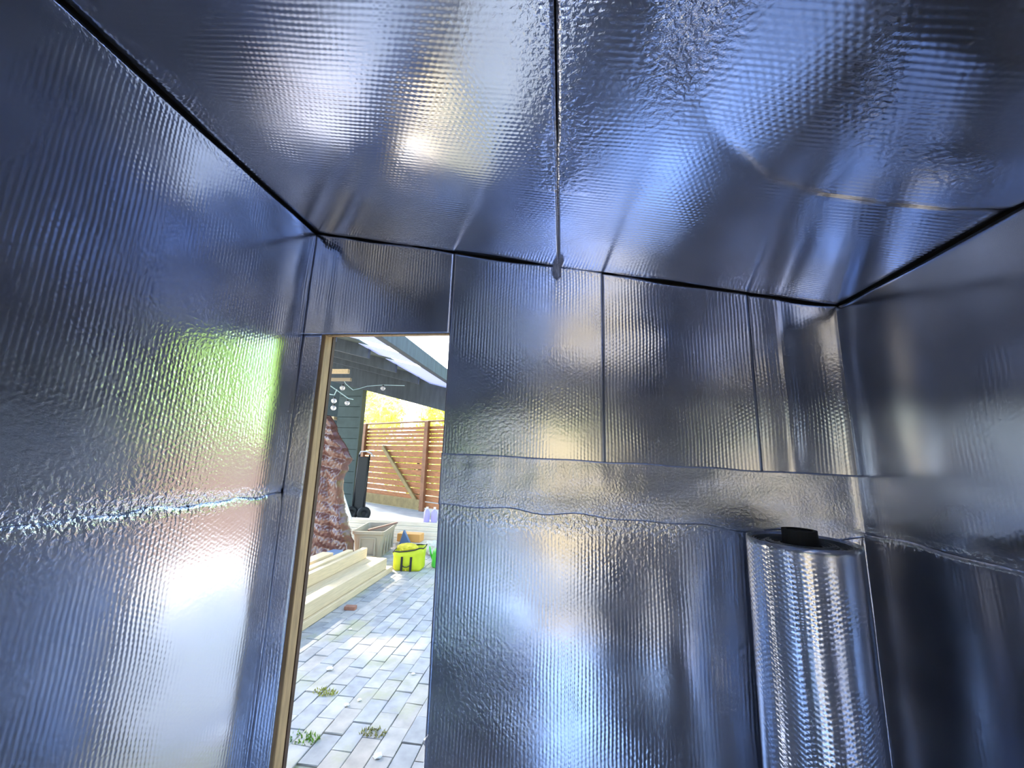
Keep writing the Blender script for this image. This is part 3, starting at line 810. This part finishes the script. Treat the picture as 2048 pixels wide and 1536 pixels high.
sloped('slab_shade_roof', -2.66, -1.72, 7.62, 11.0, .02, M_deckdark, .10)  # unseen sheet added behind the header to shade the slab
# post at far right end carrying the header
bm = bmesh.new(); add_box(bm, -1.72 - .1 + 3.2, -1.72 + 3.2, 2.0, 2.1, 0, 2.3)
bmobj('post', bm, M_beam, pr)
bm = bmesh.new(); add_box(bm, -6.0 + 3.2, -5.88 + 3.2, 1.95, 2.07, 0, 3.3)
bmobj('post', bm, M_beam, pr)
o = box('wood_batten', (-4.15, -3.44, 5.80, 5.86, 2.80, 2.87), M_lumber, bev=.003, mat=None); setp(o, 'upper pale batten under the patio roof at the left', 'batten')
o = box('wood_batten', (-4.25, -3.52, 6.03, 6.09, 2.72, 2.77), simple('grey_batten', (.40, .33, .24), .7), bev=.003); setp(o, 'lower greyish batten under the patio roof at the left', 'batten')

# ------------------------------------------------------------------ string lights
sl_ = empty('string_lights', (-3.3, 6.3, 2.6), 'string of round bulbs on pale wire under the patio roof', 'string lights')
def cable(pts, r=.008):
    bm = bmesh.new(); tube_bm(bm, [Vector(p) - sl_.location for p in pts], r, 6); bmobj('wire', bm, M_cord, sl_)
cable([(-3.90, 5.9, 2.70), (-3.842, 5.9, 2.646), (-3.66, 5.94, 2.53), (-3.485, 5.98, 2.413), (-3.40, 5.98, 2.40)])
cable([(-3.90, 5.9, 2.52), (-3.841, 5.9, 2.497), (-3.76, 5.9, 2.465), (-3.69, 5.9, 2.457), (-3.655, 5.9, 2.549)])
cable([(-3.60, 6.0, 2.70), (-3.568, 6.0, 2.658), (-3.434, 6.0, 2.559), (-3.38, 6.1, 2.60), (-3.3, 6.2, 2.66), (-3.065, 6.3, 2.70), (-2.7, 6.35, 2.70)], .006)
for (x, y, z) in ((-3.381, 5.6, 2.521), (-3.372, 5.4, 2.290), (-3.368, 5.4, 2.185), (-3.487, 5.96, 2.333), (-3.062, 6.3, 2.640)):
    p = Vector((x, y, z)) - sl_.location
    bm = bmesh.new(); bmesh.ops.create_uvsphere(bm, u_segments=16, v_segments=10, radius=.038)
    b_ = bmobj('bulb', bm, M_bulb, sl_, True); b_.location = p
    bm = bmesh.new(); lathe_bm(bm, [(0, .032), (.014, .032), (.014, .06), (0, .06)], 10)
    bmobj('socket', bm, M_black, b_)

# ------------------------------------------------------------------ trees
def tree(name, x, y, h, rx, rz, n, m, label, seed, group, zc=None, size=.12, trunk=True):
    rs = np.random.RandomState(seed)
    t = empty(name, (x, y, 0), label, 'tree' if trunk else 'hedge', group)
    zc = zc or h * .6
    # clumps inside an ellipsoid shell
    nc = 60
    cc = rs.normal(size=(nc, 3)); cc /= np.linalg.norm(cc, axis=1)[:, None]; cc *= rs.uniform(.35, 1, (nc, 1)) ** .5
    cc *= np.array([rx, rx, rz]); cc[:, 2] += zc
    which = rs.randint(0, nc, n)
    P = cc[which] + rs.normal(size=(n, 3)) * np.array([rx, rx, rz]) * .14
    P[:, 2] = np.maximum(P[:, 2], .12)
    a = rs.normal(size=(n, 3)); a /= np.linalg.norm(a, axis=1)[:, None]
    b = np.cross(a, rs.normal(size=(n, 3))); b /= np.linalg.norm(b, axis=1)[:, None]
    s = size * rs.uniform(.6, 1.3, (n, 1))
    V = np.stack([P - a * s, P + b * s * .45, P + a * s, P - b * s * .45], 1).reshape(-1, 3)
    F = np.arange(4 * n).reshape(-1, 4)
    me = bpy.data.meshes.new('foliage'); me.from_pydata(V.tolist(), [], F.tolist())
    o = link('foliage', me, m, t); o['kind'] = 'stuff'
    bm = bmesh.new(); tube_bm(bm, [(0, 0, 0), (.05, .02, h * .3), (-.04, .05, h * .65)], [.13, .10, .05], 8)
    for k in range(6):
        aa = rs.uniform(0, 6.28); z0 = h * rs.uniform(.25, .5)
        tube_bm(bm, [(0, 0, z0), (rx * .4 * math.cos(aa), rx * .4 * math.sin(aa), z0 + h * .12), (rx * .8 * math.cos(aa), rx * .8 * math.sin(aa), z0 + h * .25)], [.06, .04, .015], 6)
    bmobj('trunk', bm, M_bark, t, True)
gt = 'sunlit trees beyond the fence'
tree('leafy_tree', -9.0, 16.2, 5.4, 2.0, 1.7, 6000, M_leafy, 'sunlit yellow green tree behind the left of the fence', 1, gt, zc=3.3)
tree('leafy_tree', -5.6, 18.6, 5.2, 1.6, 1.7, 6000, M_leafy, 'sunlit tree behind the middle of the fence', 2, gt, zc=3.1)
tree('leafy_tree', -2.2, 14.2, 6.0, 1.5, 2.1, 7000, M_leafy, 'sunlit tree behind the right of the fence, by the door edge', 3, gt, zc=3.4)
# greenery and fence to the right of the doorway, seen mirrored in the left wall
gr = 'green trees right of the paving'
tree('green_tree', 4.4, 6.6, 6.4, 1.9, 2.6, 12000, M_leafg, 'green leafy tree mirrored in the left foil wall', 11, gr, zc=2.9)
tree('green_tree', 8.6, 10.9, 7.0, 2.4, 3.0, 9000, M_leafg, 'green leafy tree mirrored in the left foil wall, farther one', 12, gr, zc=3.2)
tree('green_tree', 1.4, 11.6, 6.4, 2.0, 2.6, 12000, M_leafg, 'green leafy tree past the end of the slab', 13, gr, zc=3.2)
tree('hedge', -5.6, 15.1, 2.2, 1.7, 1.0, 6000, M_leafy, 'sunlit low foliage glowing through the gaps of the slatted gate', 5, None, zc=1.1, trunk=False)
# yard behind the photographer
gb = 'trees behind the shed'
tree('green_tree', -3.2, -9.0, 5.0, 2.3, 2.2, 8000, M_leafo, 'green tree behind the shed, left', 21, gb, zc=2.7)
tree('green_tree', .2, -13.0, 6.5, 1.9, 2.6, 8000, M_leafo, 'green tree behind the shed, middle and farther', 23, gb, zc=3.4)
tree('green_tree', 2.9, -8.4, 5.0, 2.2, 2.2, 8000, M_leafo, 'green tree behind the shed, right', 22, gb, zc=2.6)
def side_fence():
    t = empty('board_fence', (2.3, 6.0, 0), 'brown board fence at the right side of the paving', 'fence', rz=math.radians(-58))
    for k in range(22):
        box('fence_board', (-2.2 + k * .2, -2.2 + k * .2 + .188, 0, .02, 0, 1.62), M_oldfence, t, .003)
    box('rail', (-2.2, 2.2, .02, .06, .3, .39), M_fencepost, t); box('rail', (-2.2, 2.2, .02, .06, 1.1, 1.19), M_fencepost, t)
side_fence()
def rear_light_screen():  # unseen fence, added to cut the light through the back opening
    t = empty('board_fence', (.2, -4.2, 0), 'added olive brown board fence that limits light behind the shed', 'fence')
    m = simple('olive_brown_board', (.27, .22, .13), .75, noise=.35, nscale=5)
    for k in range(24):
        box('fence_board', (-2.4 + k * .2, -2.4 + k * .2 + .19, 0, .02, -.07, 1.95), m, t, .003)
    box('rail', (-2.4, 2.4, -.04, 0, .3, .39), m, t); box('rail', (-2.4, 2.4, -.04, 0, 1.5, 1.59), m, t)
rear_light_screen()
print('objects', len(bpy.data.objects))
